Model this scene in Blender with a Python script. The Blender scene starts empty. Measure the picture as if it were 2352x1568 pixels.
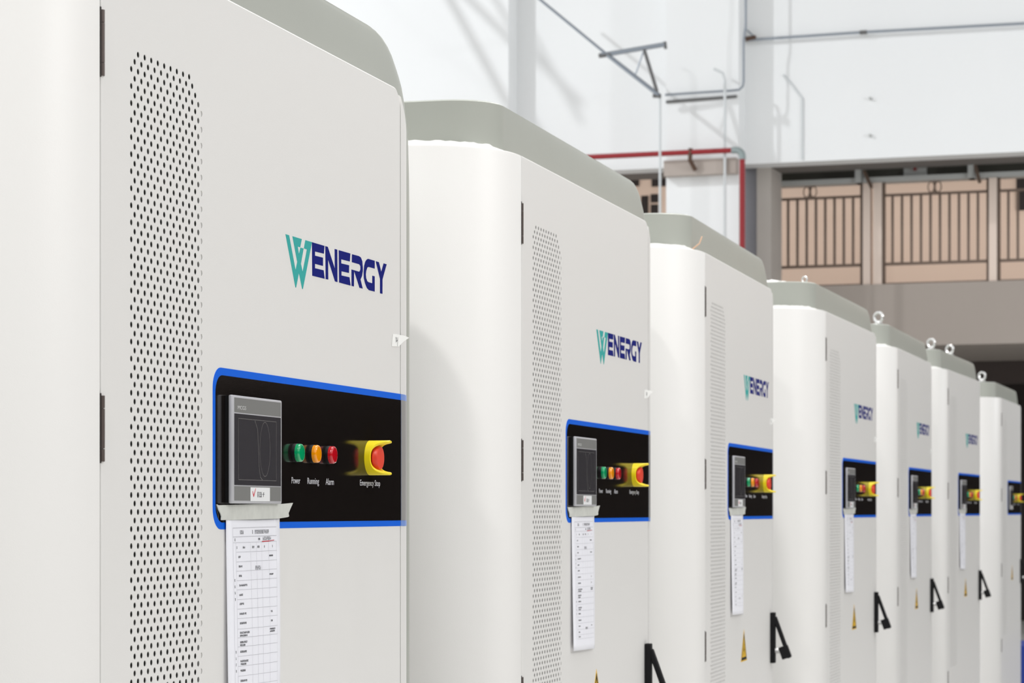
import bpy, bmesh, math, random
from mathutils import Vector, Matrix
random.seed(7)
C = bpy.context.scene.collection
scene = bpy.context.scene

# ------------------------------------------------------------------ camera
FPX = 5750.0; HY = 1173.0; EYE = 1.45; DIST = 1.402
TH = math.atan((2750.0-1176.0)/FPX)
cd = bpy.data.cameras.new('camera'); cam = bpy.data.objects.new('camera', cd); C.objects.link(cam)
cd.sensor_width = 36.0; cd.lens = FPX/2352.0*36.0
cd.shift_y = (HY-784.0)/2352.0
cam.location = (0, -DIST, EYE)
cam.rotation_euler = (math.pi/2, 0, TH-math.pi/2)
cd.clip_start = .05; cd.clip_end = 300
cd.dof.use_dof = True; cd.dof.focus_distance = 4.1; cd.dof.aperture_fstop = 14.0
scene.camera = cam
vs = scene.view_settings
vs.view_transform = 'Standard'; vs.look = 'None'; vs.gamma = 1.0; vs.exposure = 0.11
vs.use_curve_mapping = False

def cw(X, Z, h):
    """distance right of / ahead of / above the viewpoint -> world"""
    return Vector((Z*math.cos(TH)+X*math.sin(TH), Z*math.sin(TH)-X*math.cos(TH)-DIST, EYE+h))

# ------------------------------------------------------------------ light
w = bpy.data.worlds.new('hall_sky'); scene.world = w; w.use_nodes = True
bgn = w.node_tree.nodes['Background']; bgn.inputs[0].default_value = (.975, .98, .985, 1); bgn.inputs[1].default_value = 1.1

def lamp(name, loc, target, size, power, col=(1, .985, .96)):
    l = bpy.data.lights.new(name, 'AREA'); l.shape = 'DISK'; l.size = size; l.energy = power; l.color = col
    o = bpy.data.objects.new(name, l); C.objects.link(o); o.location = loc
    o.rotation_euler = (Vector(target)-Vector(loc)).to_track_quat('-Z', 'Y').to_euler()
    return o
XW = (1800.0-1176.0)/FPX*28.0
TD = (.9471, -.3208); QD = (-.3208, -.9471)
def wc(t, q, h): return (XW+TD[0]*t+QD[0]*q, 28.0+TD[1]*t+QD[1]*q, h)
LPC = wc(-9.5, 9.0, 10.6); WL = cw(*LPC)
LAMPS = [((-.4, -.2, 7.2), (-.4, -.2, 0), .35, 165, (1, .985, .96)), ((5.2, -.2, 7.2), (5.2, -.2, 0), .45, 120, (1, .985, .96)),
         ((10.8, -.2, 7.2), (10.8, -.2, 0), .45, 120, (1, .985, .96)), ((16.4, -.2, 7.2), (16.4, -.2, 0), .45, 60, (1, .985, .96)),
         ((6.5, -8.8, 7.0), (4.6, -2, 1.5), .6, 150, (1, .98, .955)), ((-1.0, -8.5, 7.0), (3.0, -2, 1.5), .6, 15, (1, .98, .955)),
         (WL, cw(.6, 28, 4.6), .3, 520, (.96, .98, 1)), (cw(11.5, 19.5, 3.4), cw(3, 28, 3.4), .5, 230, (.96, .98, 1))]  # first follows the wall shadows; second is a fill added for the gallery
for l_ in LAMPS: lamp('bay_and_fill_lamp', *l_)
gl_ = lamp('gallery_fill_light', cw(*wc(3, -1.6, 3.95)), cw(*wc(3, -3.3, 2.7)), 26, 150, (1, .95, .92))  # unseen strip light added to brighten the beige gallery wall
gl_.data.shape = 'RECTANGLE'; gl_.data.size = 26; gl_.data.size_y = .12

# ------------------------------------------------------------------ materials
def mat(name, col, rough=.5, metal=0., spec=.5, bump=0., bscale=400., var=0., vscale=3., coat=0., trans=0., alpha=1.):
    m = bpy.data.materials.new(name); m.use_nodes = True
    nt = m.node_tree; b = nt.nodes['Principled BSDF']
    b.inputs['Base Color'].default_value = (*col, 1); b.inputs['Roughness'].default_value = rough
    b.inputs['Metallic'].default_value = metal; b.inputs['Specular IOR Level'].default_value = spec
    if coat: b.inputs['Coat Weight'].default_value = coat; b.inputs['Coat Roughness'].default_value = .06
    if trans: b.inputs['Transmission Weight'].default_value = trans
    if alpha < 1: b.inputs['Alpha'].default_value = alpha
    tc = nt.nodes.new('ShaderNodeTexCoord')
    if bump:
        n = nt.nodes.new('ShaderNodeTexNoise'); n.inputs['Scale'].default_value = bscale; n.inputs['Detail'].default_value = 3
        bp = nt.nodes.new('ShaderNodeBump'); bp.inputs['Strength'].default_value = bump; bp.inputs['Distance'].default_value = .001
        nt.links.new(tc.outputs['Object'], n.inputs['Vector']); nt.links.new(n.outputs[0], bp.inputs['Height'])
        nt.links.new(bp.outputs[0], b.inputs['Normal'])
    if var:
        n = nt.nodes.new('ShaderNodeTexNoise'); n.inputs['Scale'].default_value = vscale; n.inputs['Detail'].default_value = 6
        mp = nt.nodes.new('ShaderNodeMapRange'); mp.inputs[3].default_value = 1-var; mp.inputs[4].default_value = 1+var*.5
        mx = nt.nodes.new('ShaderNodeVectorMath'); mx.operation = 'SCALE'; mx.inputs[0].default_value = col
        nt.links.new(tc.outputs['Object'], n.inputs['Vector']); nt.links.new(n.outputs[0], mp.inputs[0])
        nt.links.new(mp.outputs[0], mx.inputs['Scale']); nt.links.new(mx.outputs[0], b.inputs['Base Color'])
    return m
M = {}
M['white'] = mat('white_powder_coat', (.80, .79, .775), .42, bump=.12, bscale=500)
M['hood'] = mat('grey_green_coat', (.41, .425, .385), .38, bump=.1, bscale=500, var=.03, vscale=6)
M['foam'] = mat('white_foam', (.92, .92, .9), .8, bump=.4, bscale=120)
M['dark'] = mat('dark_hinge', (.022, .015, .013), .4)
M['hinge'] = mat('hinge_knuckle', (.16, .13, .12), .35, metal=.6)
M['black'] = mat('black_plastic', (.005, .005, .006), .55, spec=.2)
M['panel'] = mat('black_panel_film', (.009, .007, .0065), .09, bump=.05, bscale=900, spec=.4)
M['sheen_black'] = mat('black_film_with_sheen', (.34, .335, .33), .3)  # black film on the corner, its grazing reflection put into the colour
M['sheen_blue'] = mat('blue_film_with_sheen', (.20, .34, .78), .3)  # blue film lightened the same way, reflection painted in
M['blue'] = mat('blue_film', (.0, .125, .74), .4, spec=.15)
M['navy'] = mat('navy_print', (.001, .006, .17), .6, spec=.1)
M['teal'] = mat('teal_print', (.04, .39, .37), .6, spec=.15)
M['silver'] = mat('silver_bezel', (.52, .52, .55), .38, metal=.25)
M['bar'] = mat('grey_bezel_inlay', (.19, .19, .185), .5)
M['screen'] = mat('screen_glass', (.052, .049, .055), .12)
M['text'] = mat('white_print', (.56, .56, .59), .5)
M['bartext'] = mat('pale_print', (.55, .55, .55), .5)
M['green'] = mat('green_lens', (.0, .36, .13), .08, coat=.6)
M['amber'] = mat('amber_lens', (.95, .33, .0), .08, coat=.6)
M['red'] = mat('red_lens', (.55, .004, .012), .08, coat=.6)
M['yellow'] = mat('yellow_plastic', (.93, .74, .01), .32)
M['button'] = mat('red_button_plastic', (.80, .055, .025), .4)
M['tape'] = mat('masking_tape', (.64, .65, .61), .7, var=.18, vscale=60)
M['paper'] = mat('paper', (.86, .865, .925), .75)
M['ink'] = mat('print_ink', (.10, .10, .11), .7)
M['line'] = mat('pale_ink_line', (.42, .42, .46), .7)
M['line2'] = mat('faint_ink_line', (.66, .66, .70), .7)
M['redink'] = mat('red_pen', (.55, .02, .04), .6)
M['sticker'] = mat('sticker_paper', (.82, .83, .84), .5)
M['warn'] = mat('warning_yellow', (.85, .50, .0), .45)
M['steel'] = mat('zinc_steel', (.75, .75, .74), .22, metal=.9)
M['lockm'] = mat('chrome', (.5, .5, .5), .35, metal=1)
# background
M['wall'] = mat('white_wall_paint', (.87, .885, .89), .9, var=.04, vscale=.6)
M['bluegrey'] = mat('blue_grey_concrete', (.33, .335, .37), .9)
M['soffit'] = mat('soffit_concrete', (.20, .185, .175), .9)
M['wallgrey'] = mat('grey_concrete', (.52, .485, .45), .9, var=.12, vscale=1.5)
M['beige'] = mat('beige_wall', (.62, .49, .40), .9, var=.06, vscale=.8)
M['parapet'] = mat('parapet_concrete', (.46, .405, .365), .9, var=.05, vscale=.7)
M['parapet2'] = mat('parapet_paint', (.37, .325, .29), .9, var=.05, vscale=.7)
M['post'] = mat('beige_post_paint', (.74, .62, .54), .9)
M['rail'] = mat('brown_rail_paint', (.15, .105, .08), .6)
M['frame'] = mat('pale_steel_frame', (.42, .43, .42), .5)
M['darkpan'] = mat('dark_pane', (.05, .05, .042), .3)
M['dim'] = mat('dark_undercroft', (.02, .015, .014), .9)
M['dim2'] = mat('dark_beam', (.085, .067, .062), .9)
M['redpipe'] = mat('red_pipe_paint', (.30, .008, .014), .45)
M['coupling'] = mat('grooved_coupling', (.30, .36, .36), .5, metal=.3)
M['galv'] = mat('galvanised_steel', (.29, .325, .37), .45, metal=.4)
M['rust'] = mat('rusty_clamp', (.10, .055, .035), .7)
M['conduit'] = mat('white_conduit', (.66, .69, .70), .6)
M['floor'] = mat('epoxy_floor', (.72, .715, .69), .3, var=.1, vscale=.8)
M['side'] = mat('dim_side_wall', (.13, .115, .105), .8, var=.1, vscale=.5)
M['roof'] = mat('roof_steel', (.13, .13, .13), .5)
M['wire'] = mat('tan_cable_tie', (.65, .42, .28), .6)
M['bluebox'] = mat('blue_crate_plastic', (.01, .04, .30), .5)

# filter mesh seen through the vent holes
def filter_mat():
    m = bpy.data.materials.new('vent_filter'); m.use_nodes = True; nt = m.node_tree; b = nt.nodes['Principled BSDF']
    tc = nt.nodes.new('ShaderNodeTexCoord'); wv = nt.nodes.new('ShaderNodeTexWave'); wv.bands_direction = 'Z'
    wv.inputs['Scale'].default_value = 8.6; wv.inputs['Distortion'].default_value = 0.6
    cr = nt.nodes.new('ShaderNodeValToRGB'); cr.color_ramp.elements[0].position = .7; cr.color_ramp.elements[0].color = (.003, .002, .002, 1)
    cr.color_ramp.elements[1].color = (.07, .068, .06, 1)
    nt.links.new(tc.outputs['Object'], wv.inputs[0]); nt.links.new(wv.outputs[0], cr.inputs[0]); nt.links.new(cr.outputs[0], b.inputs[0])
    b.inputs['Roughness'].default_value = .8
    return m
M['filter'] = filter_mat()

# ------------------------------------------------------------------ helpers
def link(name, me, m, parent=None, smooth=False):
    me.materials.append(M[m] if isinstance(m, str) else m)
    o = bpy.data.objects.new(name, me); C.objects.link(o)
    if parent: o.parent = parent
    if smooth:
        for p in me.polygons: p.use_smooth = True
        me.set_sharp_from_angle(angle=math.radians(35))
    return o
def from_py(name, v, f, m, parent=None, smooth=False):
    me = bpy.data.meshes.new(name); me.from_pydata([tuple(q) for q in v], [], f); me.update()
    b = bmesh.new(); b.from_mesh(me); bmesh.ops.recalc_face_normals(b, faces=b.faces); b.to_mesh(me); b.free()
    return link(name, me, m, parent, smooth)
def from_bm(name, b, m, parent=None, smooth=False, recalc=True):
    if recalc: bmesh.ops.recalc_face_normals(b, faces=b.faces)
    me = bpy.data.meshes.new(name); b.to_mesh(me); b.free()
    return link(name, me, m, parent, smooth)
def bx(b, x0, x1, y0, y1, z0, z1, bev=0.):
    r = bmesh.ops.create_cube(b, size=1.0)
    for v in r['verts']:
        v.co = Vector(((x0+x1)/2+v.co.x*(x1-x0), (y0+y1)/2+v.co.y*(y1-y0), (z0+z1)/2+v.co.z*(z1-z0)))
    if bev:
        es = list({e for v in r['verts'] for e in v.link_edges})
        bmesh.ops.bevel(b, geom=es, offset=bev, segments=2, profile=.5, affect='EDGES')
def box(name, x0, x1, y0, y1, z0, z1, m, parent=None, bev=0.):
    b = bmesh.new(); bx(b, x0, x1, y0, y1, z0, z1, bev); return from_bm(name, b, m, parent)
def prism_bm(b, pts, y0, y1):
    """polygon in (x,z), extruded from y0 to y1"""
    n = len(pts)
    a = [b.verts.new((p[0], y0, p[1])) for p in pts]; c = [b.verts.new((p[0], y1, p[1])) for p in pts]
    e1 = [b.edges.new((a[i], a[(i+1) % n])) for i in range(n)]; e2 = [b.edges.new((c[i], c[(i+1) % n])) for i in range(n)]
    bmesh.ops.triangle_fill(b, use_beauty=True, edges=e1); bmesh.ops.triangle_fill(b, use_beauty=True, edges=e2)
    for i in range(n): b.faces.new((a[i], a[(i+1) % n], c[(i+1) % n], c[i]))
def prism(name, pts, y0, y1, m, parent=None):
    b = bmesh.new(); prism_bm(b, pts, y0, y1); return from_bm(name, b, m, parent)
def lathe_bm(b, prof, c, axis=Vector((0, -1, 0)), n=40, sx=1.):
    """prof: (r, t) along axis from c"""
    ax = axis.normalized(); u = ax.orthogonal().normalized(); v = ax.cross(u)
    rings = []
    for r, t in prof:
        rings.append([b.verts.new(Vector(c)+ax*t+(u*math.cos(2*math.pi*k/n)+v*math.sin(2*math.pi*k/n))*max(r, 1e-5)) for k in range(n)])
    for i in range(len(rings)-1):
        for k in range(n): b.faces.new((rings[i][k], rings[i][(k+1) % n], rings[i+1][(k+1) % n], rings[i+1][k]))
    b.faces.new(rings[0]); b.faces.new(rings[-1])
def lathe(name, prof, c, m, parent=None, axis=Vector((0, -1, 0)), n=40):
    b = bmesh.new(); lathe_bm(b, prof, c, axis, n); return from_bm(name, b, m, parent, True)
def tube_bm(b, pts, r, n=10, flat=None):
    pts = [Vector(p) for p in pts]; rings = []
    up = None
    for i, p in enumerate(pts):
        d = (pts[min(i+1, len(pts)-1)]-pts[max(i-1, 0)]).normalized()
        if up is None: up = d.orthogonal().normalized()
        up = (up-d*up.dot(d)).normalized(); s = d.cross(up)
        rings.append([b.verts.new(p+(up*math.cos(2*math.pi*k/n)+s*math.sin(2*math.pi*k/n))*r) for k in range(n)])
    for i in range(len(rings)-1):
        for k in range(n): b.faces.new((rings[i][k], rings[i][(k+1) % n], rings[i+1][(k+1) % n], rings[i+1][k]))
    b.faces.new(rings[0]); b.faces.new(rings[-1])
def tube(name, pts, r, m, parent=None, n=10):
    b = bmesh.new(); tube_bm(b, pts, r, n); return from_bm(name, b, m, parent, True)
def thing(name, label, cat, loc=(0, 0, 0), rz=0., group=None):
    o = bpy.data.objects.new(name, None); C.objects.link(o); o.location = loc; o.rotation_euler = (0, 0, rz)
    o.empty_display_size = .1
    return tag(o, label, cat, group)
def tag(o, label, cat, group=None):
    o['label'] = label; o['category'] = cat
    if group: o['group'] = group
    return o
def struct(o, label=None):
    o['kind'] = 'structure'
    if label: o['label'] = label
    return o
def copy_tree(o, parent=None, skip=()):
    c = o.copy(); C.objects.link(c); c.parent = parent
    for ch in [k for k in bpy.data.objects if k.parent == o]:
        if ch.name.split('.')[0] not in skip: copy_tree(ch, c, skip)
    return c
def text_bm(b, s, u0, u1, z0, z1, y0, y1, zfix=True):
    cu = bpy.data.curves.new('t', 'FONT'); cu.body = s; cu.size = 1; cu.resolution_u = 3
    to = bpy.data.objects.new('t', cu); C.objects.link(to)
    dg = bpy.context.evaluated_depsgraph_get(); me = bpy.data.meshes.new_from_object(to.evaluated_get(dg))
    bpy.data.objects.remove(to); bpy.data.curves.remove(cu)
    xs = [v.co.x for v in me.vertices]; ys = [v.co.y for v in me.vertices]
    ax, ay = min(xs), min(ys); sx = (u1-u0)/(max(xs)-ax); sy = (z1-z0)/(max(ys)-ay)
    n0 = len(b.verts); b.from_mesh(me); bpy.data.meshes.remove(me); b.verts.ensure_lookup_table()
    vs_ = b.verts[n0:]
    for v in vs_: v.co = Vector((u0+(v.co.x-ax)*sx, y0, z0+(v.co.y-ay)*sy))
def text(name, s, u0, u1, z0, z1, y, m, parent):
    b = bmesh.new(); text_bm(b, s, u0, u1, z0, z1, y, y)
    fs = list(b.faces); r = bmesh.ops.extrude_face_region(b, geom=fs)
    for g in r['geom']:
        if isinstance(g, bmesh.types.BMVert): g.co.y -= .0002
    return from_bm(name, b, m, parent)
def Z(h): return EYE+h

# ------------------------------------------------------------------ cabinet
W = 1.299; HD = .768; R = .21
def arc(cx, cy, r, a0, a1, n=14):
    return [(cx+r*math.cos(math.radians(a0+(a1-a0)*i/n)), cy+r*math.sin(math.radians(a0+(a1-a0)*i/n))) for i in range(n+1)]

def loft(name, rings, m, parent, cap=True, smooth=True):
    """rings: list of (z, [(x,y)..])"""
    b = bmesh.new(); rs = [[b.verts.new((p[0], p[1], z)) for p in pl] for z, pl in rings]
    n = len(rs[0])
    for i in range(len(rs)-1):
        for k in range(n): b.faces.new((rs[i][k], rs[i][(k+1) % n], rs[i+1][(k+1) % n], rs[i+1][k]))
    b.faces.new(rs[0]); b.faces.new(rs[-1])
    return from_bm(name, b, m, parent, smooth)

CURVE = [(.8693, 1.247), (.8667, 1.2846), (.8615, 1.308), (.852, 1.3355), (.841, 1.357), (.828, 1.3744), (.811, 1.396), (.794, 1.4135), (.7627, 1.4327), (.732, 1.4445), (.6994, 1.4535), (.640, 1.4595), (.5547, 1.4623), (-.6, 1.4623), (-1.33, 1.4623)]
def build_cabinet():
    c = thing('energy_cabinet', 'x', 'cabinet')
    # carcass + hood
    rings = []
    for h, u in reversed(CURVE):
        ur = u+.1340
        pl = arc(-.03, .14, .11, 180, 270, 12)+arc(ur-.18, .21, .18, 270, 360, 16)+[(ur, 1.12), (-.14, 1.12)]
        rings.append((Z(h), pl))
    # soft top edge
    h, u = CURVE[0]; ur = u+.1340-.012
    rings.append((Z(h+.0035), arc(-.03, .14, .104, 180, 270, 12)+arc(ur-.18, .21, .174, 270, 360, 16)+[(ur-.006, 1.114), (-.134, 1.114)]))
    o = loft('carcass', rings, 'hood', c); o['label'] = 'grey-green carcass and hood'
    # white left side panel with rounded front corner
    rl = .22; z0, z1 = .13, Z(HD)
    outer = lambda d: [(-.0015, d)]+[(x-.0015, y) for x, y in arc(0, rl, rl-d, 270, 180, 22)][1:]+[(-rl-.0015+d, 1.08-d)]
    inn = [(-rl+.02, 1.08)]+[(x-.0015, y) for x, y in arc(0, rl, rl-.02, 180, 270, 22)]+[(-.0015, .02)]
    bev = .004
    rg = [(z0, outer(0)+inn), (z1-bev, outer(0)+inn), (z1-bev*.3, outer(bev*.3)+inn), (z1, outer(bev)+inn)]
    # keep vertex order loop valid
    loft('side_panel', rg, 'white', c)
    # ledge closing the gap between side panel and hood
    led = [(x-.0015, y) for x, y in arc(0, rl, rl-.02, 270, 180, 14)]+[(-rl+.02, 1.08), (-.13, 1.08)]+arc(-.03, .14, .1, 180, 270, 12)
    loft('ledge', [(z1-.02, led), (z1-.012, led)], 'white', c, smooth=False)
    # right corner panel
    pr = arc(W, R, R, 270, 352, 20)
    ri = [(x, y) for x, y in arc(W, R, R-.02, 352, 270, 20)]
    # its top edge falls away to follow the hood's rounded shoulder
    zt = [Z(max(.50, .759-.0034*(82.0*i/20))) for i in range(21)]
    b = bmesh.new(); nn = 42
    tops = zt+zt[::-1]
    ri2 = ri
    lo = [b.verts.new((p[0], p[1], z0)) for p in pr+ri2]
    m_ = [b.verts.new((p[0], p[1], tops[i]-bev)) for i, p in enumerate(pr+ri2)]
    hi = [b.verts.new((p[0], p[1], tops[i])) for i, p in enumerate(arc(W, R, R-bev, 270, 352, 20)+ri2)]
    for A_, B_ in ((lo, m_), (m_, hi)):
        for i in range(nn): b.faces.new((A_[i], A_[(i+1) % nn], B_[(i+1) % nn], B_[i]))
    for i in range(20):
        b.faces.new((hi[i], hi[i+1], hi[nn-2-i], hi[nn-1-i])); b.faces.new((lo[i], lo[i+1], lo[nn-2-i], lo[nn-1-i]))
    from_bm('corner_panel', b, 'white', c, True)
    ur = 1.4623+.1340; sp = box('side_panel', ur-.002, ur+.006, .26, 1.08, .13, Z(.60), 'white', c, .002)  # unseen white flank, added to bounce light into the gap
    # door ------------------------------------------------------------
    def outline(d, n=7):
        rr = .036-d
        p = [(.003+d, z0+d), (W-.003-d, z0+d), (W-.003-d, z1-.036)]
        p += [(W-.003-.036+rr*math.cos(a), z1-.036+rr*math.sin(a)) for a in [math.pi/2*i/n for i in range(1, n+1)]]
        p += [(.003+d, z1-d)]
        return p
    PU = .011295; PV = .02323; U0 = .1009; NC = 23; HT = .6257; ROWS = 64
    va, vb = U0-PU/2, U0+PU*(NC-.5); vt, vbm = Z(HT+PV*.75), Z(HT-PV*(ROWS+.25))
    b = bmesh.new()
    I = [b.verts.new((x, 0, z)) for x, z in outline(.003)]
    ei = [b.edges.new((I[i], I[(i+1) % len(I)])) for i in range(len(I))]
    V = [b.verts.new(q) for q in ((va, 0, vbm), (vb, 0, vbm), (vb, 0, vt), (va, 0, vt))]
    ev = [b.edges.new((V[i], V[(i+1) % 4])) for i in range(4)]
    bmesh.ops.triangle_fill(b, use_beauty=True, edges=ei+ev)
    m1 = [b.verts.new((x, .0009, z)) for x, z in outline(.0009)]
    m2 = [b.verts.new((x, .003, z)) for x, z in outline(0)]; m3 = [b.verts.new((x, .028, z)) for x, z in outline(0)]
    n = len(I)
    for A, B in ((I, m1), (m1, m2), (m2, m3)):
        for i in range(n): b.faces.new((A[i], A[(i+1) % n], B[(i+1) % n], B[i]))
    door = from_bm('door', b, 'white', c, recalc=True)
    # perforated vent panel: real round holes on a staggered grid
    b = bmesh.new(); r = .0043; NS = 14
    def hole(cx, cz, x0, x1, zz0, zz1):
        a = [2*math.pi*(k+.5)/NS for k in range(NS)]
        ring = [b.verts.new((cx+r*math.cos(t), 0, cz+r*math.sin(t))) for t in a]
        rin = [b.verts.new((cx+r*math.cos(t), .0010, cz+r*math.sin(t))) for t in a]
        out = []
        for t in a:
            dx, dz = math.cos(t), math.sin(t)
            k = min(((x1-x0)/2)/abs(dx) if abs(dx) > 1e-6 else 9, ((zz1-zz0)/2)/abs(dz) if abs(dz) > 1e-6 else 9)
            out.append(b.verts.new((cx+dx*k, 0, cz+dz*k)))
        cn = {}
        for k in range(NS):
            k2 = (k+1) % NS; A, B_ = out[k], out[k2]
            on_v = lambda v: abs(abs(v.co.x-cx)-(x1-x0)/2) < 1e-6
            if on_v(A) != on_v(B_):
                X = A.co.x if on_v(A) else B_.co.x; Zz = B_.co.z if on_v(A) else A.co.z
                q = b.verts.new((X, 0, Zz)); b.faces.new((ring[k], A, q, B_, ring[k2]))
            else: b.faces.new((ring[k], A, B_, ring[k2]))
            b.faces.new((ring[k], ring[k2], rin[k2], rin[k]))
    def quad(x0, x1, zz0, zz1):
        b.faces.new([b.verts.new(q) for q in ((x0, 0, zz0), (x1, 0, zz0), (x1, 0, zz1), (x0, 0, zz1))])
    for j in range(NC):
        x0 = U0+PU*(j-.5); cx = U0+PU*j
        off = {0: 1, 1: .5}.get(j, 0 if j % 2 == 0 else .5)
        if j >= 19: off = (j-18)*.5
        top = HT-off*PV
        k = 0; z = top; quad(x0, x0+PU, Z(top+PV/2), vt)
        while z > HT-PV*(ROWS-.01)+off*0:
            hole(cx, Z(z), x0, x0+PU, Z(z-PV/2), Z(z+PV/2)); z -= PV
        quad(x0, x0+PU, vbm, Z(z+PV/2))
    for f in b.faces:
        if abs(f.normal.y) > .9 or f.normal.length == 0: pass
    b.normal_update()
    for f in b.faces:
        if abs(f.normal.y) > .5 and f.normal.y > 0: f.normal_flip()
    from_bm('vent_grille', b, 'white', door, recalc=False)
    box('vent_filter', va-.004, U0+PU*21.45, .010, .016, vbm, vt, 'filter', door)
    box('vent_backing', U0+PU*21.5, vb+.004, .0014, .004, vbm, vt, 'white', door)
    for top in (.668, .156, -.356, -.868):
        b = bmesh.new(); bx(b, -.0005, .0150, .0006, .006, Z(top-.0925), Z(top)); bx(b, -.0005, .002, -.001, .006, Z(top-.0925), Z(top))
        hg = from_bm('hinge', b, 'dark', c); hg['label'] = 'dark metal hinge'
        b = bmesh.new()
        for a0, a1 in ((-.003, -.0195), (-.0203, -.073), (-.0738, -.0905)): tube_bm(b, [(.0075, .0012, Z(top+a0)), (.0075, .0012, Z(top+a1))], .0042, 10)
        from_bm('hinge_knuckle', b, 'hinge', hg, True)
    # control panel film -----------------------------------------------
    def rr_open(x0, z0_, z1_, x1, r_, n=10):
        p = [(x1, z0_), (x1, z1_)]
        p += [(x0+r_+r_*math.cos(a), z1_-r_+r_*math.sin(a)) for a in [math.pi/2+math.pi/2*i/n for i in range(n+1)]]
        p += [(x0+r_+r_*math.cos(a), z0_+r_+r_*math.sin(a)) for a in [math.pi+math.pi/2*i/n for i in range(n+1)]]
        return p
    fr = prism('blue_border', rr_open(.3926, Z(-.0275), Z(.2133), W-.0032, .032), -.0004, .0, 'blue', door); fr['label'] = 'blue film border'
    pn = prism('control_panel_film', rr_open(.4026, Z(-.0172), Z(.2021), W-.0032, .027), -.0008, -.0003, 'panel', door); pn['label'] = 'glossy black panel film'
    for z_a, z_b, mm, nm, e in ((Z(-.0275), Z(.2133), 'sheen_blue', 'blue_border', .0004), (Z(-.0172), Z(.2021), 'sheen_black', 'control_panel_film', .0008)):
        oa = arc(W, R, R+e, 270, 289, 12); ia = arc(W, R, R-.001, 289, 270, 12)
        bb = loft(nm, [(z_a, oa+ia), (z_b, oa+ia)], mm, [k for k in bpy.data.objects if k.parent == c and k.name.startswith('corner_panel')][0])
    for s, a0, a1, z_a, z_b in (('Power', .7245, .7645, .0440, .0543), ('Running', .7989, .8544, .0408, .0543), ('Alarm', .8878, .9281, .0435, .0543), ('Emergency Stop', 1.0652, 1.1754, .0408, .0543)):
        text('panel_lettering', s, a0, a1, Z(z_a), Z(z_b), -.0008, 'text', door)
    # logo -----------------------------------------------------------
    LG = {'W': [(0.6986, 0.441), (0.7148, 0.441), (0.7447, 0.3877), (0.7525, 0.402), (0.7303, 0.441), (0.7737, 0.441), (0.7662, 0.427), (0.7546, 0.4269), (0.7608, 0.4151), (0.7675, 0.4265), (0.7821, 0.4266), (0.7696, 0.4006), (0.7779, 0.3882), (0.7981, 0.4267), (0.7838, 0.427), (0.7905, 0.441), (0.822, 0.441), (0.7788, 0.3604), (0.7758, 0.3601), (0.7604, 0.3851), (0.7471, 0.3602), (0.7442, 0.36)],
    'E': [(0.8224, 0.441), (0.8832, 0.4411), (0.8801, 0.4279), (0.8366, 0.4272), (0.8366, 0.4203), (0.8757, 0.4208), (0.8757, 0.4071), (0.8366, 0.4069), (0.8366, 0.3997), (0.8788, 0.4001), (0.8841, 0.3865), (0.8237, 0.3862)],
    'N': [(0.8876, 0.4412), (0.8995, 0.4412), (0.9353, 0.4079), (0.9344, 0.4412), (0.9475, 0.4413), (0.9484, 0.3866), (0.9362, 0.3867), (0.9009, 0.4206), (0.9018, 0.3868), (0.8894, 0.3865)],
    'E2': [(0.9553, 0.4412), (1.0152, 0.4416), (1.0124, 0.4276), (0.9676, 0.427), (0.9676, 0.4201), (1.0087, 0.4207), (1.0078, 0.4075), (0.9689, 0.4069), (0.9689, 0.3997), (1.0106, 0.4004), (1.0166, 0.3866), (0.9571, 0.3867)],
    'R': [(1.0241, 0.4412), (1.0606, 0.4416), (1.0711, 0.4403), (1.0788, 0.4344), (1.0817, 0.4238), (1.0817, 0.4177), (1.0773, 0.4087), (1.0692, 0.4018), (1.0812, 0.387), (1.0639, 0.387), (1.035, 0.4138), (1.034, 0.3867), (1.0218, 0.3866), (1.0213, 0.4147), (1.0606, 0.4146), (1.0654, 0.4157), (1.0692, 0.4196), (1.0687, 0.4249), (1.0644, 0.4272), (1.0582, 0.4276), (1.0232, 0.4275)],
    'G': [(1.1471, 0.4418), (1.1471, 0.4279), (1.1137, 0.4278), (1.1064, 0.4262), (1.1, 0.4193), (1.0981, 0.413), (1.1, 0.4069), (1.1064, 0.402), (1.1137, 0.401), (1.1338, 0.4009), (1.1338, 0.4142), (1.1471, 0.4143), (1.1471, 0.3873), (1.1152, 0.3872), (1.1039, 0.3901), (1.0942, 0.3971), (1.0875, 0.4058), (1.0865, 0.4165), (1.0894, 0.4277), (1.0952, 0.4352), (1.103, 0.4398), (1.1112, 0.4417)],
    'Y': [(1.1531, 0.4415), (1.1706, 0.4416), (1.1841, 0.4255), (1.1973, 0.442), (1.2146, 0.442), (1.1907, 0.4127), (1.1907, 0.3871), (1.1771, 0.3869), (1.1771, 0.4122)]}
    o = prism('logo_mark', [(a, Z(h)) for a, h in LG['W']], -.0004, 0, 'teal', door); o['label'] = 'teal W logo mark'
    b = bmesh.new()
    for k, v in LG.items():
        if k != 'W': prism_bm(b, [(a, Z(h)) for a, h in v], -.0004, 0)
    o = from_bm('logo_lettering', b, 'navy', door); o['label'] = 'navy blue lettering'
    # touch screen -----------------------------------------------------
    s = box('control_screen', .4400, .6475, -.0065, 0, Z(.0125), Z(.1725), 'black', c); s['label'] = 'touch screen with silver bezel'
    b = bmesh.new(); bx(b, .4388, .6488, -.0130, -.0062, Z(.0112), Z(.1735), .0022); from_bm('screen_bezel', b, 'silver', s, True)
    box('bezel_inlay', .4460, .6425, -.0133, -.0128, Z(.1478), Z(.1698), 'bar', s)
    box('bezel_inlay', .4460, .6425, -.0133, -.0128, Z(.0155), Z(.0372), 'bar', s)
    gl = box('screen_glass', .4460, .6425, -.0133, -.0128, Z(.0388), Z(.1460), 'screen', s)
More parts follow.
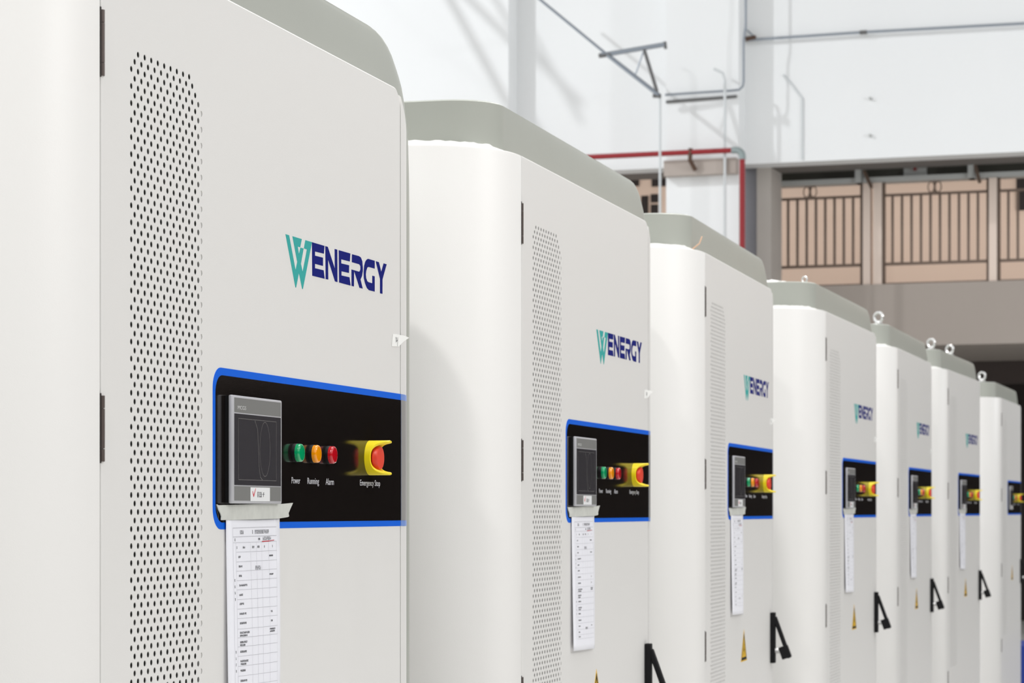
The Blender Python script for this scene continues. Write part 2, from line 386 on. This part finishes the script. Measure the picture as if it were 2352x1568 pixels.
    # wrinkled protective film on the glass: raised rim and blister
    b = bmesh.new()
    def film(pts, wd):
        for i in range(len(pts)-1):
            (x0, h0), (x1, h1) = pts[i], pts[i+1]
            d = Vector((x1-x0, h1-h0)).normalized()*wd; nx, nz = -d.y, d.x
            q = [(x0+nx, Z(h0)+nz), (x1+nx, Z(h1)+nz), (x1-nx, Z(h1)-nz), (x0-nx, Z(h0)-nz)]
            b.faces.new([b.verts.new((a, -.0135, c_)) for a, c_ in q])
    film([(.462, .139), (.622, .139), (.622, .047), (.462, .047), (.462, .139)], .0004)
    film([(.573+.022*math.cos(a), .095+.042*math.sin(a)) for a in [2*math.pi*i/30 for i in range(31)]], .0004)
    film([(.530, .138), (.541, .125), (.545, .1), (.547, .07), (.553, .052), (.563, .047)], .0006)
    M.setdefault('film', mat('screen_film_crease', (.17, .165, .16), .3))
    from_bm('screen_film', b, 'film', s)
    text('bezel_lettering', 'MCGS', .4595, .4935, Z(.1525), Z(.1582), -.0133, 'bartext', s)
    st = box('sticker', .511, .593, -.0140, -.0134, Z(.0148), Z(.0359), 'sticker', s, .0002); st['label'] = 'small white sticker with red tick'
    b = bmesh.new()
    tk = [(.5180, .0300), (.5195, .0300), (.5228, .0245), (.5315, .0345), (.5325, .0345), (.5238, .0215), (.5222, .0215)]
    prism_bm(b, [(a, Z(h)) for a, h in tk], -.0143, -.0139)
    from_bm('tick_mark', b, 'redink', s)
    b = bmesh.new()
    for (x0, x1, h0, h1) in ((.539, .540, .021, .029), (.546, .547, .021, .029), (.539, .547, .0283, .029), (.539, .547, .0257, .0262), (.539, .547, .0235, .024), (.541, .545, .0215, .022),
                             (.549, .557, .0283, .0289), (.552, .553, .021, .029), (.549, .557, .0255, .026), (.549, .5515, .021, .0225), (.5545, .557, .021, .0225), (.555, .556, .0225, .0275), (.560, .569, .0252, .0259), (.5642, .5652, .0215, .0285), (.565, .568, .0278, .0283)):
        bx(b, x0, x1, -.0143, -.0139, Z(h0), Z(h1))
    from_bm('sticker_writing', b, 'ink', s)
    # pilot lights ---------------------------------------------------
    for nm, u, mm in (('green', .7373, 'green'), ('amber', .8172, 'amber'), ('red', .896, 'red')):
        o = lathe('pilot_light', [(.0150, 0), (.0152, .0048), (.0148, .0056), (.0135, .0060)], (u, -.0007, Z(.0934)), 'black', c); o['label'] = nm+' pilot light'
        lathe('lens', [(.0146, .0052), (.0147, .0100), (.0143, .0122), (.0132, .0134), (.0126, .0136), (.0122, .0129), (.0117, .0135), (.006, .0138), (.001, .0139)], (u, -.0007, Z(.0934)), mm, o)
    # emergency stop ---------------------------------------------------
    ec = (1.118, -.0007, Z(.093))
    N = 96; b = bmesh.new(); ro = .0305
    def hgt(a):
        q = abs(math.sin(a)); q = math.degrees(math.asin(min(1, q)))
        t = min(1, q/76)**3.0
        return .0105+.0265*t
    RA = [(ro, 0.), (ro, 1.), (ro-.0010, 1.05), (ro-.0035, 1.05), (ro-.0045, 1.), (ro-.0055, .45), (.0205, .28), (.0200, .0)]
    rs = []
    for k in range(N):
        a = 2*math.pi*k/N; h = hgt(a)
        rs.append([b.verts.new((ec[0]+math.cos(a)*rad, ec[1]-h*fr_, ec[2]+math.sin(a)*rad)) for rad, fr_ in RA])
    for k in range(N):
        A, B_ = rs[k], rs[(k+1) % N]
        for i in range(len(RA)-1): b.faces.new((A[i], A[i+1], B_[i+1], B_[i]))
    es = from_bm('emergency_stop', b, 'yellow', c, True); es['label'] = 'emergency stop with yellow guard'
    lathe('stop_button', [(.010, .0), (.010, .009), (.0190, .0095), (.0208, .0115), (.0208, .0180), (.0196, .0204), (.012, .0212), (.002, .0214)], ec, 'button', es)
    b = bmesh.new()
    for k in range(40):
        a = 2*math.pi*k/40; cx_, cz_ = ec[0]+math.cos(a)*.0203, ec[2]+math.sin(a)*.0203
        tube_bm(b, [(cx_, ec[1]-.0122, cz_), (cx_, ec[1]-.0160, cz_)], .0005, 5)
    from_bm('button_grip', b, 'button', es)
    # warning triangle ---------------------------------------------------
    tri = lambda cx, cz, sd: [(cx-sd/2, cz-sd*.2887), (cx+sd/2, cz-sd*.2887), (cx, cz+sd*.5774)]
    cx, cz, sd = .700, Z(-.452), .118
    ws = prism('warning_sign', tri(cx, cz, sd), -.0005, 0, 'warn', door); ws['label'] = 'yellow triangular hazard sign'
    b = bmesh.new(); o1, i1 = tri(cx, cz, sd-.014), tri(cx, cz+.001, sd-.042)
    vo = [b.verts.new((x, -.0008, z)) for x, z in o1]; vi = [b.verts.new((x, -.0008, z)) for x, z in i1]
    for k in range(3): b.faces.new((vo[k], vo[(k+1) % 3], vi[(k+1) % 3], vi[k]))
    prism_bm(b, [(cx+.003, cz+.024), (cx-.009, cz-.002), (cx-.001, cz-.001), (cx-.004, cz-.019), (cx+.010, cz+.006), (cx+.002, cz+.005)], -.0009, -.0004)
    from_bm('warning_print', b, 'black', door)
    # swing handle, flipped open ---------------------------------------------------
    hu = W-.040
    hd = box('swing_handle', hu-.013, hu+.013, -.017, 0, Z(-.525), Z(-.350), 'black', c, .003); hd['label'] = 'black swing handle flipped open'
    a = math.radians(20); pv = Vector((hu, -.014, Z(-.366)))
    b = bmesh.new(); bx(b, -.011, .011, -.007, .006, -.150, 0, .003); bx(b, -.012, .012, -.009, .024, -.148, -.104, .003)
    bmesh.ops.transform(b, matrix=Matrix.Translation(pv) @ Matrix.Rotation(-a, 4, 'X'), verts=b.verts)
    from_bm('handle_lever', b, 'black', hd)
    lathe('lock_cylinder', [(.0095, 0), (.0095, .030), (.0080, .033), (.002, .033)], (hu, -.017, Z(-.482)), 'lockm', hd, n=20)
    # feet / plinth
    box('plinth', -.13, 1.57, .05, 1.10, 0, .125, 'hood', c, .004)
    return c
cab = build_cabinet()

def eyebolt(parent, u, y, sc=1., zb=None):
    zb = Z(.8728) if zb is None else zb
    o = lathe('eye_bolt', [(.026*sc, 0), (.026*sc, .008*sc), (.014*sc, .014*sc), (.012*sc, .020*sc)], (u, y, zb), 'steel', parent, Vector((0, 0, 1)), 20)
    b = bmesh.new(); n = 24
    pts = [(u+.022*sc*math.cos(2*math.pi*k/n), y, zb+.040*sc+.022*sc*math.sin(2*math.pi*k/n)) for k in range(n)]
    pts = pts+[pts[0], ]
    tube_bm(b, pts, .007*sc, 8)
    # orient ring about 30 degrees so that the eye is seen
    bmesh.ops.rotate(b, cent=(u, y, 0), matrix=Matrix.Rotation(math.radians(65), 3, 'Z'), verts=b.verts)
    from_bm('eye_ring', b, 'steel', o, True); return o

def foam(parent, seed, ln=.85):
    """torn strip of white foam left lying on the side panel's ledge"""
    rnd = random.Random(seed); v = []; f = []
    P = [(x-.0015, y) for x, y in arc(0, .22, .208, 258, 180, 26)]+[(-.2095, .22+i*.03) for i in range(1, 26)]
    z0 = Z(.7675); zz = []
    for i, (x, y) in enumerate(P):
        h = .0095+rnd.random()*.0025
        if i < 6: h *= i/9+.1
        nx = .008
        ax = Vector((x, y, 0)); cen = Vector((-.0015, .22 if y < .22 else y, 0)); d = (cen-ax).normalized()
        a0 = ax; a1 = ax+d*.018
        v += [(a0.x, a0.y, z0-.001), (a0.x+d.x*.002, a0.y+d.y*.002, z0+h), (a1.x, a1.y, z0+h*.9), (a1.x, a1.y, z0-.001)]
    for i in range(len(P)-1):
        k = i*4
        for j in range(4): f.append((k+j, k+(j+1) % 4, k+4+(j+1) % 4, k+4+j))
    f.append((0, 1, 2, 3)); f.append((len(v)-4, len(v)-3, len(v)-2, len(v)-1))
    o = from_py('foam_strip', v, f, 'foam', parent, True); o['label'] = 'torn white foam strip'
    return o

POS = [(3.0550, 0.0, 0.0), (5.2200, .0060, 0.0), (7.3184, .0077, .0096), (9.5952, -.0250, -.0241), (11.8376, -.0420, -.0195), (13.7396, -.0951, -.0485), (17.2985, -.1170, -.0325)]
WORDS = ['nearest white cabinet cropped by the left edge, showing its whole logo and control panel',
         'white cabinet second in the row, directly behind the nearest one, with crisp black hinges',
         'white cabinet third in the row, first one showing its whole warning triangle and open handle',
         'white cabinet fourth in the row, its hood in front of the beige railing',
         'white cabinet fifth in the row, between the fourth cabinet and the three smallest ones',
         'white cabinet sixth in the row, with two lifting eyes on its hood',
         'farthest white cabinet at the right end of the row, without logo or taped paper']
cabs = []
o = copy_tree(cab); o.location = (.885, .004, 0); o['label'] = 'extra unseen cabinet left of the frame, added to shade the nearest one'; o['category'] = 'cabinet'; o['group'] = 'energy storage cabinets in a row'  # out-of-view copy, added only to shade the nearest cabinet's side
for i, (s, y, r) in enumerate(POS):
    o = cab if i == 0 else copy_tree(cab, None, ('logo_mark', 'logo_lettering') if i == 6 else ())
    o.location = (s, y, 0); o.rotation_euler = (0, 0, r)
    o['label'] = WORDS[i]; o['category'] = 'cabinet'; o['group'] = 'energy storage cabinets in a row'
    cabs.append(o)
for i in range(1, 6): foam(cabs[i], i)
foam(cabs[0], 0)
eyebolt(cabs[3], .02, .085, .5); eyebolt(cabs[4], .0, .09); eyebolt(cabs[5], .0, .09); eyebolt(cabs[5], .56, .07); eyebolt(cabs[6], .0, .13, 1.15)
# clear wrapping bunched on top of the fourth cabinet's hood
def crumple(name, parent, loc, sx, sy, sz, m, seed):
    b = bmesh.new(); bmesh.ops.create_icosphere(b, subdivisions=3, radius=1); rnd = random.Random(seed)
    for v in b.verts: v.co = Vector((loc[0]+v.co.x*sx*(.75+.5*rnd.random()), loc[1]+v.co.y*sy*(.75+.5*rnd.random()), loc[2]+max(-.2, v.co.z)*sz*(.7+.6*rnd.random())))
    return from_bm(name, b, m, parent)
o = crumple('crumpled_foam', cabs[3], (.0, .21, Z(.878)), .03, .06, .013, 'foam', 3)
o = crumple('crumpled_foam', cabs[2], (.02, .12, Z(.876)), .02, .03, .010, 'foam', 5)
tube('cable_tie', [(-.045, .03, Z(.772)), (-.035, .010, Z(.790)), (-.016, .006, Z(.812))], .0022, 'wire', cabs[2], 6)

# ------------------------------------------------------------------ paper check sheets
def build_sheet():
    t = thing('check_sheet', 'x', 'paper')
    nu, nv = 10, 26; v = []; f = []
    def P(a, k, e=0.):
        # a across 0..1, k down 0..1
        u = .4385+.2255*a-.001*k; h = -.0095+.0015*a-.3165*k-.007*a*k
        y = -.0028-.0045*math.sin(min(1, k*1.6)*math.pi/2)*(.35+.65*(1-abs(2*a-1)**2))-.004*k*k*(1-a)
        return (u, y-e, Z(h))
    for j in range(nv+1):
        for i in range(nu+1): v.append(P(i/nu, j/nv))
    for j in range(nv):
        for i in range(nu): k = j*(nu+1)+i; f.append((k, k+1, k+nu+2, k+nu+1))
    o = from_py('sheet', v, f, 'paper', t, True)
    sd = o.modifiers.new('th', 'SOLIDIFY'); sd.thickness = .0006; sd.offset = 0
    lb = bmesh.new(); ib = bmesh.new(); rb = bmesh.new()
    def strip(b, a0, k0, a1, k1, wa, wk, e=.0007, n=8):
        """line/rect on the sheet: from (a0,k0) to (a1,k1); half widths wa, wk"""
        pr = None
        for i in range(n+1):
            q = i/n; a = a0+(a1-a0)*q; k = k0+(k1-k0)*q
            cur = [b.verts.new(P(a-wa, k-wk, e)), b.verts.new(P(a+wa, k+wk, e))]
            if pr: b.faces.new((pr[0], pr[1], cur[1], cur[0]))
            pr = cur
    hs = [.052, .094, .122, .167, .213, .257, .302, .346, .392, .437, .482, .532, .573, .616, .661, .708, .755, .800, .845, .885, .915]
    for i, k in enumerate(hs): strip(lb, .11 if i < 3 else .16, k, .93, k, 0, .0009 if i < 2 else .0006)
    vb_ = bmesh.new()
    for a in (.16, .42, .53, .63, .77, .93): strip(vb_, a, .122, a, .915, .0013, 0, n=30)
    for a in (.11,): strip(vb_, a, .052, a, .915, .0014, 0, n=30)
    rnd = random.Random(4)
    def word(a, k, n, hh=.006, wd=.016):
        for q in range(n):
            x = a+q*wd
            for zz in (-.8, 0, .8):
                if rnd.random() < .85: strip(ib, x, k+zz*hh, x+wd*.8, k+zz*hh, 0, .0011, n=1)
            strip(ib, x+wd*(.2+.5*rnd.random()), k-hh, x+wd*(.2+.5*rnd.random()), k+hh, .0018, 0, n=1)
    word(.24, .073, 4, .009); word(.46, .073, 1, .009); word(.51, .073, 16, .009, .017)
    word(.14, .108, 1); word(.57, .108, 3, .005, .013); word(.66, .106, 8, .008, .020)
    for a, n in ((.17, 1), (.28, 3), (.45, 3), (.55, 3), (.68, 1), (.84, 1)): word(a, .145, n, .005, .014)
    rows = [(.190, 3), (.235, 5), (.280, 4), (.325, 11), (.370, 5), (.413, 6), (.460, 9), (.505, 9), (.550, 13), (.595, 10), (.640, 9), (.685, 11), (.730, 7), (.778, 9), (.822, 6), (.865, 5), (.900, 6)]
    for k, n in rows:
        word(.20, k, n, .0045, .013)
        if k in (.550, .595, .685): word(.20, k+.014, max(3, n-3), .0040, .013)
    for k, n in ((.190, 6), (.280, 6), (.460, 3), (.505, 3), (.545, 9), (.556, 8), (.822, 5)): word(.80-.004*n, k, n, .0035, .013)
    word(.50, .245, 6, .009, .018); word(.50, .84, 6, .008, .018)
    for k in (.30, .33, .36, .39, .64, .67, .70, .73): word(.125, k, 1, .006, .012)
    strip(rb, .64, .121, .78, .1195, 0, .0022, .0009); strip(rb, .78, .1195, .88, .116, 0, .0015, .0009)
    for nm, b, m in (('printed_lines', lb, 'line'), ('printed_columns', vb_, 'line2'), ('printed_text', ib, 'ink'), ('red_underline', rb, 'redink')): from_bm(nm, b, m, o)
    tp = [(.4040, .0098), (.4100, .0085), (.55, .0105), (.673, .0112), (.7275, .0130), (.7160, .0040), (.7046, -.0036), (.7084, -.0085), (.700, -.0098), (.6522, -.0120), (.56, -.0128), (.4184, -.0136), (.4190, -.0085), (.4161, -.0034), (.4100, .0020)]
    o2 = prism('masking_tape', [(a, Z(h)) for a, h in tp], -.0062, -.0048, 'tape', t); o2['label'] = 'strip of grey masking tape'
    for vv in o2.data.vertices:
        d = abs(vv.co.x-.56)
        if d > .12: vv.co.y += min(.0038, (d-.12)*.12)
    return t
sheet = build_sheet()
SW = ['long white check sheet taped under the nearest cabinet\'s screen, cut off by the bottom edge',
      'white check sheet taped below the screen of the second cabinet in the row',
      'white check sheet taped below the screen of the third cabinet in the row',
      'narrow-looking white check sheet on the fourth cabinet in the row',
      'narrow-looking white check sheet on the fifth cabinet in the row',
      'smallest white check sheet, on the sixth cabinet in the row']
for i in range(6):
    o = sheet if i == 0 else copy_tree(sheet)
    s, y, r = POS[i]; o.location = (s, y, 0); o.rotation_euler = (0, 0, r)
    o['label'] = SW[i]; o['category'] = 'paper'; o['group'] = 'check sheets taped to the cabinet doors'

# ------------------------------------------------------------------ torn paper tags at the doors' right edges
def build_tag():
    t = thing('paper_tag', 'x', 'tag')
    pl = [(1.2506, .3200), (1.2677, .3207), (1.2900, .3207), (1.3088, .3204), (1.3300, .3180), (1.3088, .3108), (1.2960, .3050), (1.2840, .2990), (1.2433, .2967), (1.2460, .3090)]
    b = bmesh.new(); prism_bm(b, [(a, Z(h)) for a, h in pl], -.0010, -.0005)
    for v in b.verts:
        if v.co.x > 1.288: v.co.y -= (v.co.x-1.288)*.12
    o = from_bm('tag_paper', b, 'foam', t)
    b = bmesh.new()
    for p0, p1 in (((1.2655, .3150), (1.2655, .3050)), ((1.2655, .3150), (1.2640, .3130)), ((1.2705, .3145), (1.2690, .3070)), ((1.2690, .3070), (1.2760, .3105)), ((1.2765, .3150), (1.2745, .2990))):
        d = Vector((p1[0]-p0[0], p1[1]-p0[1])).normalized()*.0006
        b.faces.new([b.verts.new((x, -.0013, Z(z))) for x, z in ((p0[0]-d.y, p0[1]+d.x), (p1[0]-d.y, p1[1]+d.x), (p1[0]+d.y, p1[1]-d.x), (p0[0]+d.y, p0[1]-d.x))])
    from_bm('handwriting', b, 'ink', t)
    return t
tg = build_tag()
TW = ['torn white paper tag numbered by hand at the nearest cabinet\'s door edge', 'torn white paper tag at the right door edge of the second cabinet',
      'small white paper tag at the right door edge of the third cabinet', 'small white paper tag at the right door edge of the fourth cabinet', 'tiny white paper tag at the right door edge of the fifth cabinet']
for i in range(5):
    o = tg if i == 0 else copy_tree(tg)
    s, y, r = POS[i]; o.location = (s, y, 0); o.rotation_euler = (0, 0, r)
    o['label'] = TW[i]; o['category'] = 'tag'; o['group'] = 'paper tags on the door edges'

# ------------------------------------------------------------------ the hall behind
def wp(t, q, h): return cw(XW+TD[0]*t+QD[0]*q, 28.0+TD[1]*t+QD[1]*q, h)
def ray(x, y, q):
    """where a sight line meets the wall-parallel plane q metres in front of the fascia -> (t, h)"""
    px_, pz = XW+QD[0]*q, 28.0+QD[1]*q; r = (x-1176.0)/FPX
    t = (r*pz-px_)/(TD[0]-r*TD[1]); z = pz+TD[1]*t
    return t, (HY-y)*z/FPX
RZ = math.atan2(wp(1, 0, 0).y-wp(0, 0, 0).y, wp(1, 0, 0).x-wp(0, 0, 0).x)
BASE = wp(0, 0, -EYE)
MB = Matrix.Translation(BASE) @ Matrix.Rotation(RZ, 4, 'Z')    # local x = t, local -y... = toward the camera
sgn = -1.0 if (MB.inverted() @ wp(0, 1, -EYE)).y < 0 else 1.0
def L(t, q, h): return Vector((t, sgn*q, h+EYE))
def wbox(name, t0, t1, q0, q1, h0, h1, m, parent=None, bev=0.):
    b = bmesh.new(); a, c = L(t0, q0, h0), L(t1, q1, h1)
    bx(b, min(a.x, c.x), max(a.x, c.x), min(a.y, c.y), max(a.y, c.y), min(a.z, c.z), max(a.z, c.z), bev)
    o = from_bm(name, b, m, parent)
    if parent is None: o.matrix_world = MB
    return o
def wtube(name, pts, r, m, parent=None, n=10):
    o = tube(name, [L(*p) for p in pts], r, m, parent, n)
    if parent is None: o.matrix_world = MB
    return o
def wthing(name, label, cat, group=None):
    o = thing(name, label, cat, group=group); o.matrix_world = MB; return o

TL, TR = -22.0, 34.0
HB = 3.895
struct(wbox('wall_back', TL, TR, -.35, 0, HB, 12, 'wall'))                       # white fascia above the gallery
struct(wbox('trim_1', TL, TR, -.9, -.36, HB, HB+.25, 'soffit'))               # soffit behind it
QC = .31
t2, tc = ray(1530, 300, QC)[0], ray(1697, 300, QC)[0]
struct(wbox('trim_2', t2, tc, 0, QC, -EYE, 12, 'wall'))                            # column right of the truss bracket
t1 = ray(1168, 200, QC)[0]
struct(wbox('trim_3', -7.5, t1, 0, QC, HB, 12, 'wall'))
tp0, tp1 = ray(1738, 500, -.35)[0], ray(1771, 500, -.35)[0]
struct(wbox('trim_7', tc-.3, tp0+.01, -.9, -.40, -EYE, HB, 'bluegrey'))
struct(wbox('trim_4', tp0, tp1, -.9, -.35, -EYE, HB, 'wallgrey'))
QR = -.95                       # railing plane
QW = -3.4                      # beige wall behind the railing
hr = lambda y, x=2032, q=QR: ray(x, y, q)[1]
struct(wbox('wall_gallery', TL, TR, QW-.2, QW, hr(660), HB+.9, 'beige'))
struct(wbox('trim_5', TL, TR, -4.1, QR+.10, hr(796), hr(654), 'parapet2'))        # parapet slab
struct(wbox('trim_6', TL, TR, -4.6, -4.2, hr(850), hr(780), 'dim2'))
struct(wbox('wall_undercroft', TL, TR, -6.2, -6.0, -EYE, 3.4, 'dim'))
# clerestory band above the railing: pale rails, dark panes, posts
fr_ = wthing('clerestory_frame', 'pale grey steel frame with dark panes above the beige gallery wall', 'window frame')
wbox('frame_rail', -.3, 7, -1.05, -.90, hr(383), hr(376), 'frame', fr_)
wbox('frame_rail', -.3, 7, -1.10, -.90, hr(419), hr(407), 'frame', fr_)
wbox('dark_pane', -.3, 7, -1.20, -1.14, hr(407), hr(383), 'darkpan', fr_)
for x in (1972, 2231):
    t = ray(x, 400, -.9)[0]
    wbox('frame_post', t-.035, t+.035, -1.08, -.86, hr(419), hr(377), 'frame', fr_)
for x0, y0, x1, y1 in ((1983, 392, 2004, 432), (2238, 378, 2252, 420)):
    a = ray(x0, y0, -.85); c_ = ray(x1, y1, -.85)
    wtube('strut', [(a[0], -.88, a[1]), (c_[0], -.80, c_[1])], .022, 'rail', fr_, 6)
t = ray(2090, 390, -1.1)
wbox('light_box', ray(2076, 390, -1.1)[0], ray(2128, 390, -1.1)[0], -1.13, -1.09, hr(404), hr(384), 'frame', fr_)
wbox('red_indicator', ray(2099, 390, -1.08)[0], ray(2105, 390, -1.08)[0], -1.09, -1.05, hr(391), hr(384), 'redpipe', fr_)
# railing panels
def panel(xa, xb, bars, label, rings=None):
    o = wthing('railing_panel', label, 'railing', 'brown railing panels along the gallery')
    ta, tb = ray(xa, 520, QR)[0], ray(xb, 520, QR)[0]
    wbox('rail', ta, tb, QR-.02, QR+.02, hr(451.5), hr(446), 'rail', o)
    wbox('rail', ta, tb, QR-.02, QR+.02, hr(610), hr(603.5), 'rail', o)
    wbox('rail', ta, tb, QR-.02, QR+.02, hr(655), hr(650), 'rail', o)
    for t in (ta, tb): wbox('post', t-.014, t+.014, QR-.02, QR+.02, hr(652), hr(420), 'rail', o)
    for x in bars:
        t = ray(x, 520, QR)[0]; wbox('baluster', t-.014, t+.014, QR-.012, QR+.012, hr(606), hr(448), 'rail', o)
    if rings:
        for dx in (-8, 8):
            t, _ = ray(rings+dx, 430, QR); hh = hr(434); b = bmesh.new()
            tube_bm(b, [L(t+.036*math.cos(2*math.pi*k/16), QR+.01, hh+.060*math.sin(2*math.pi*k/16)) for k in range(17)], .007, 6)
            from_bm('ring_ornament', b, 'rail', o, True)
        t = ray(rings, 430, QR)[0]; wbox('ornament_bar', t-.01, t+.01, QR-.01, QR+.01, hr(447), hr(421), 'rail', o)
    return o
panel(1769, 1979, [1789+21.3*k for k in range(9)], 'brown railing panel beside the grey pillar, against beige wall', 1861)
panel(2031, 2269, [2050+21.8*k for k in range(10)], 'middle brown railing panel, against the beige gallery wall', 2147)
panel(2295, 2530, [2316+21.8*k for k in range(10)], 'brown railing panel cut by the photo\'s right edge')
for xa, xb, lb in ((1984, 2001, 'left one of two beige posts between the railing panels'), (2008, 2027, 'right one of two beige posts between the railing panels'), (2273, 2291, 'beige post between middle and right railing panels')):
    o = wbox('gallery_post', ray(xa, 520, QR)[0], ray(xb, 520, QR)[0], QR-.06, QR+.06, hr(653), hr(420), 'post')
    tag(o, lb, 'post', 'beige posts along the gallery')
# dark openings in the gallery wall
def opening(n, xa, xb, ya, yb, ref):
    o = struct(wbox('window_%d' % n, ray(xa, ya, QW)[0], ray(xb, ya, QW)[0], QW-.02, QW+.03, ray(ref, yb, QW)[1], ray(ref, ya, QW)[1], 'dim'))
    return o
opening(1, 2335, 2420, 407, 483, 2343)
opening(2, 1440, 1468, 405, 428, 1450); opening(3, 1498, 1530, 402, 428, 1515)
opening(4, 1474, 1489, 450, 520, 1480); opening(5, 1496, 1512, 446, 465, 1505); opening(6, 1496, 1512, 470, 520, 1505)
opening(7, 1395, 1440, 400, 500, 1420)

# grey board on the column face under the red pipe
q0 = QC
a = ray(1532, 372, q0); c_ = ray(1692, 403, q0)
tag(wbox('cable_duct', a[0], tc, q0, q0+.14, ray(1532, 408, q0)[1], ray(1532, 373, q0)[1], 'parapet'), 'grey-beige duct across the white column below the red pipe', 'duct')
# red sprinkler pipe with elbow
q = QC+.22
p = wthing('sprinkler_pipe', 'dark red fire pipe turning down beside the white column', 'pipe')
A0 = ray(1180, 362, q); A1 = ray(1683, 345, q); hA = A1[1]
tv = ray(1705, 450, q)[0]
wtube('pipe_run', [(A0[0]-1.5, q, hA), (A1[0], q, hA)], .030, 'redpipe', p)
wtube('pipe_drop', [(tv, q, ray(1705, 366, q)[1]), (tv, q, -EYE+.02)], .031, 'redpipe', p)
el = []
for k in range(9):
    aa = math.pi/2*k/8; rr_ = .075
    el.append((tv-rr_+rr_*math.sin(aa), q, hA-rr_+rr_*math.cos(aa)))
o = wtube('elbow', [(A1[0]-.01, q, hA)]+el+[(tv, q, ray(1705, 366, q)[1])], .038, 'coupling', p); o['label'] = 'grey elbow coupling'
hb = ray(1592, 385, q)
b = bmesh.new(); t = ray(1590, 350, q)[0]
tube_bm(b, [L(t-.02, q, hA+.04), L(t-.02, q+.02, hA-.09), L(t+.02, q-.05, hA-.19)], .028, 6)
o = from_bm('pipe_clamp', b, 'rust', p); o['label'] = 'rusty pipe clamp'
# steel truss bracket and its long diagonal bar
q = QC+.75
tb_ = wthing('steel_bracket', 'grey triangular steel bracket with long diagonal bar beside the white column', 'bracket')
def PT(x, y, qq=q): t, h = ray(x, y, qq); return (t, qq, h)
wtube('diagonal_bar', [PT(1150, -75), PT(1395, 126)], .017, 'galv', tb_, 6)
wtube('lower_chord', [PT(1395, 126), PT(1514, 219)], .025, 'galv', tb_, 6)
wtube('upper_chord', [PT(1380, 127), PT(1527, 102)], .026, 'galv', tb_, 6)
wtube('web_bar', [PT(1479, 112), PT(1509, 210)], .022, 'roof', tb_, 6)
wtube('web_bar', [PT(1479, 115), PT(1460, 170)], .010, 'galv', tb_, 6)
wtube('end_plate', [PT(1527, 96), PT(1529, 112)], .020, 'roof', tb_, 6)
wtube('stub', [PT(1376, 128), PT(1404, 124)], .026, 'roof', tb_, 6)
wtube('stub', [PT(1500, 220), PT(1518, 220)], .022, 'roof', tb_, 6)
tag(wtube('drop_rod', [PT(1516, 218, QC+.72), PT(1516, 900, QC+.72)], .014, 'conduit'), 'thin pale vertical rod hanging from the steel bracket', 'rod')
# conduits on the column
def cond(name, pts, r, m, label, qq):
    o = wtube(name, [PT(x, y, qq) for x, y in pts], r, m, None, 8); return tag(o, label, 'conduit')
cond('conduit', [(1528, 218), (1600, 213), (1680, 208), (1698, 206), (1706, 198), (1708, 186), (1708, 90), (1710, 80), (1713, 62), (1713, -60)], .013, 'galv', 'thin grey conduit running up the column\'s right edge', QC+.08)
cond('angle_bar', [(1530, 234), (1660, 224), (1692, 221)], .016, 'roof', 'short brownish steel angle below the conduit on the column', QC+.017)['category'] = 'steel bar'
cond('conduit', [(1640, 158), (1660, 168), (1665, 184), (1665, 900)], .016, 'conduit', 'pale vertical conduit on the column\'s white face', QC+.17)
cond('conduit', [(1800, 172), (1820, 195), (1843, 226), (1843, 366)], .012, 'conduit', 'faint pale conduit bent down the white wall right of column', .01)
# long thin pipe to the right
p = wthing('wall_pipe', 'long thin grey pipe crossing the upper right white wall', 'pipe')
wtube('pipe_run', [PT(1716, 92, .07), PT(1983, 74, .07), PT(2352, 54, .07), PT(2700, 36, .07)], .015, 'galv', p)
wtube('joint', [PT(1975, 75, .07), PT(1991, 74, .07)], .024, 'roof', p)
o = wtube('clamp', [PT(1713, 90, .07), PT(1736, 86, .07)], .028, 'rust', p); o['label'] = 'rusty clamp'
wtube('brace', [PT(1712, 66, .07), PT(1730, 82, .07)], .009, 'galv', p)
for x, y, lb in ((2000, 227, 'upper one of two small anchor studs on the white wall'), (2000, 312, 'lower one of two small anchor studs on the white wall')):
    t, h = ray(x, y, 0); o = wtube('anchor_stud', [(t, -.01, h), (t, .04, h)], .016, 'frame'); tag(o, lb, 'stud', 'anchor studs')
# roof truss above the frame, in the lamps' light
p = wthing('roof_truss', 'grey steel roof truss above the white wall, out of the frame', 'truss')
LP = Vector(LPC)
def toward_lamp(x, y, qq, f):
    t, h = ray(x, y, qq); X = XW+TD[0]*t+QD[0]*qq; Zc = 28+TD[1]*t+QD[1]*qq
    P_ = Vector((X, Zc, h)).lerp(LP, f); return MB.inverted() @ cw(P_.x, P_.y, P_.z)
for (xa, ya), (xb, yb), r_ in (((302, -1320), (1190, 280), .034), ((-240, -1320), (1270, 190), .030), ((388, -1320), (1270, 230), .024)):
    b = bmesh.new(); tube_bm(b, [toward_lamp(xa, ya, QC, .29), toward_lamp(xb, yb, QC, .29)], r_, 8); from_bm('truss_bar', b, 'roof', p, True)

# ------------------------------------------------------------------ ground, side wall
b = bmesh.new(); bx(b, -14, 42, -24, 16, -.1, 0); struct(from_bm('floor', b, 'floor'))
b = bmesh.new(); bx(b, -14.2, -14, -17, 16, 0, 8); struct(from_bm('wall_front_blocker', b, 'side'))  # unseen wall added to dim the light from behind the camera
b = bmesh.new(); bx(b, -14, 34, -17.2, -17, 0, 6.5); struct(from_bm('wall_right', b, 'side'))
# something blue standing past the end of the row
o = box('storage_crate', 20.3, 21.1, -.9, .1, 0, .38, 'bluebox', None, .01); tag(o, 'dark blue crate at the right edge past the farthest cabinet', 'crate')
b = bmesh.new(); bx(b, 19, 42, -24, 16, 13.2, 13.5); struct(from_bm('ceiling_blocker', b, 'side'))  # unseen slab added to keep sky light off the back wall
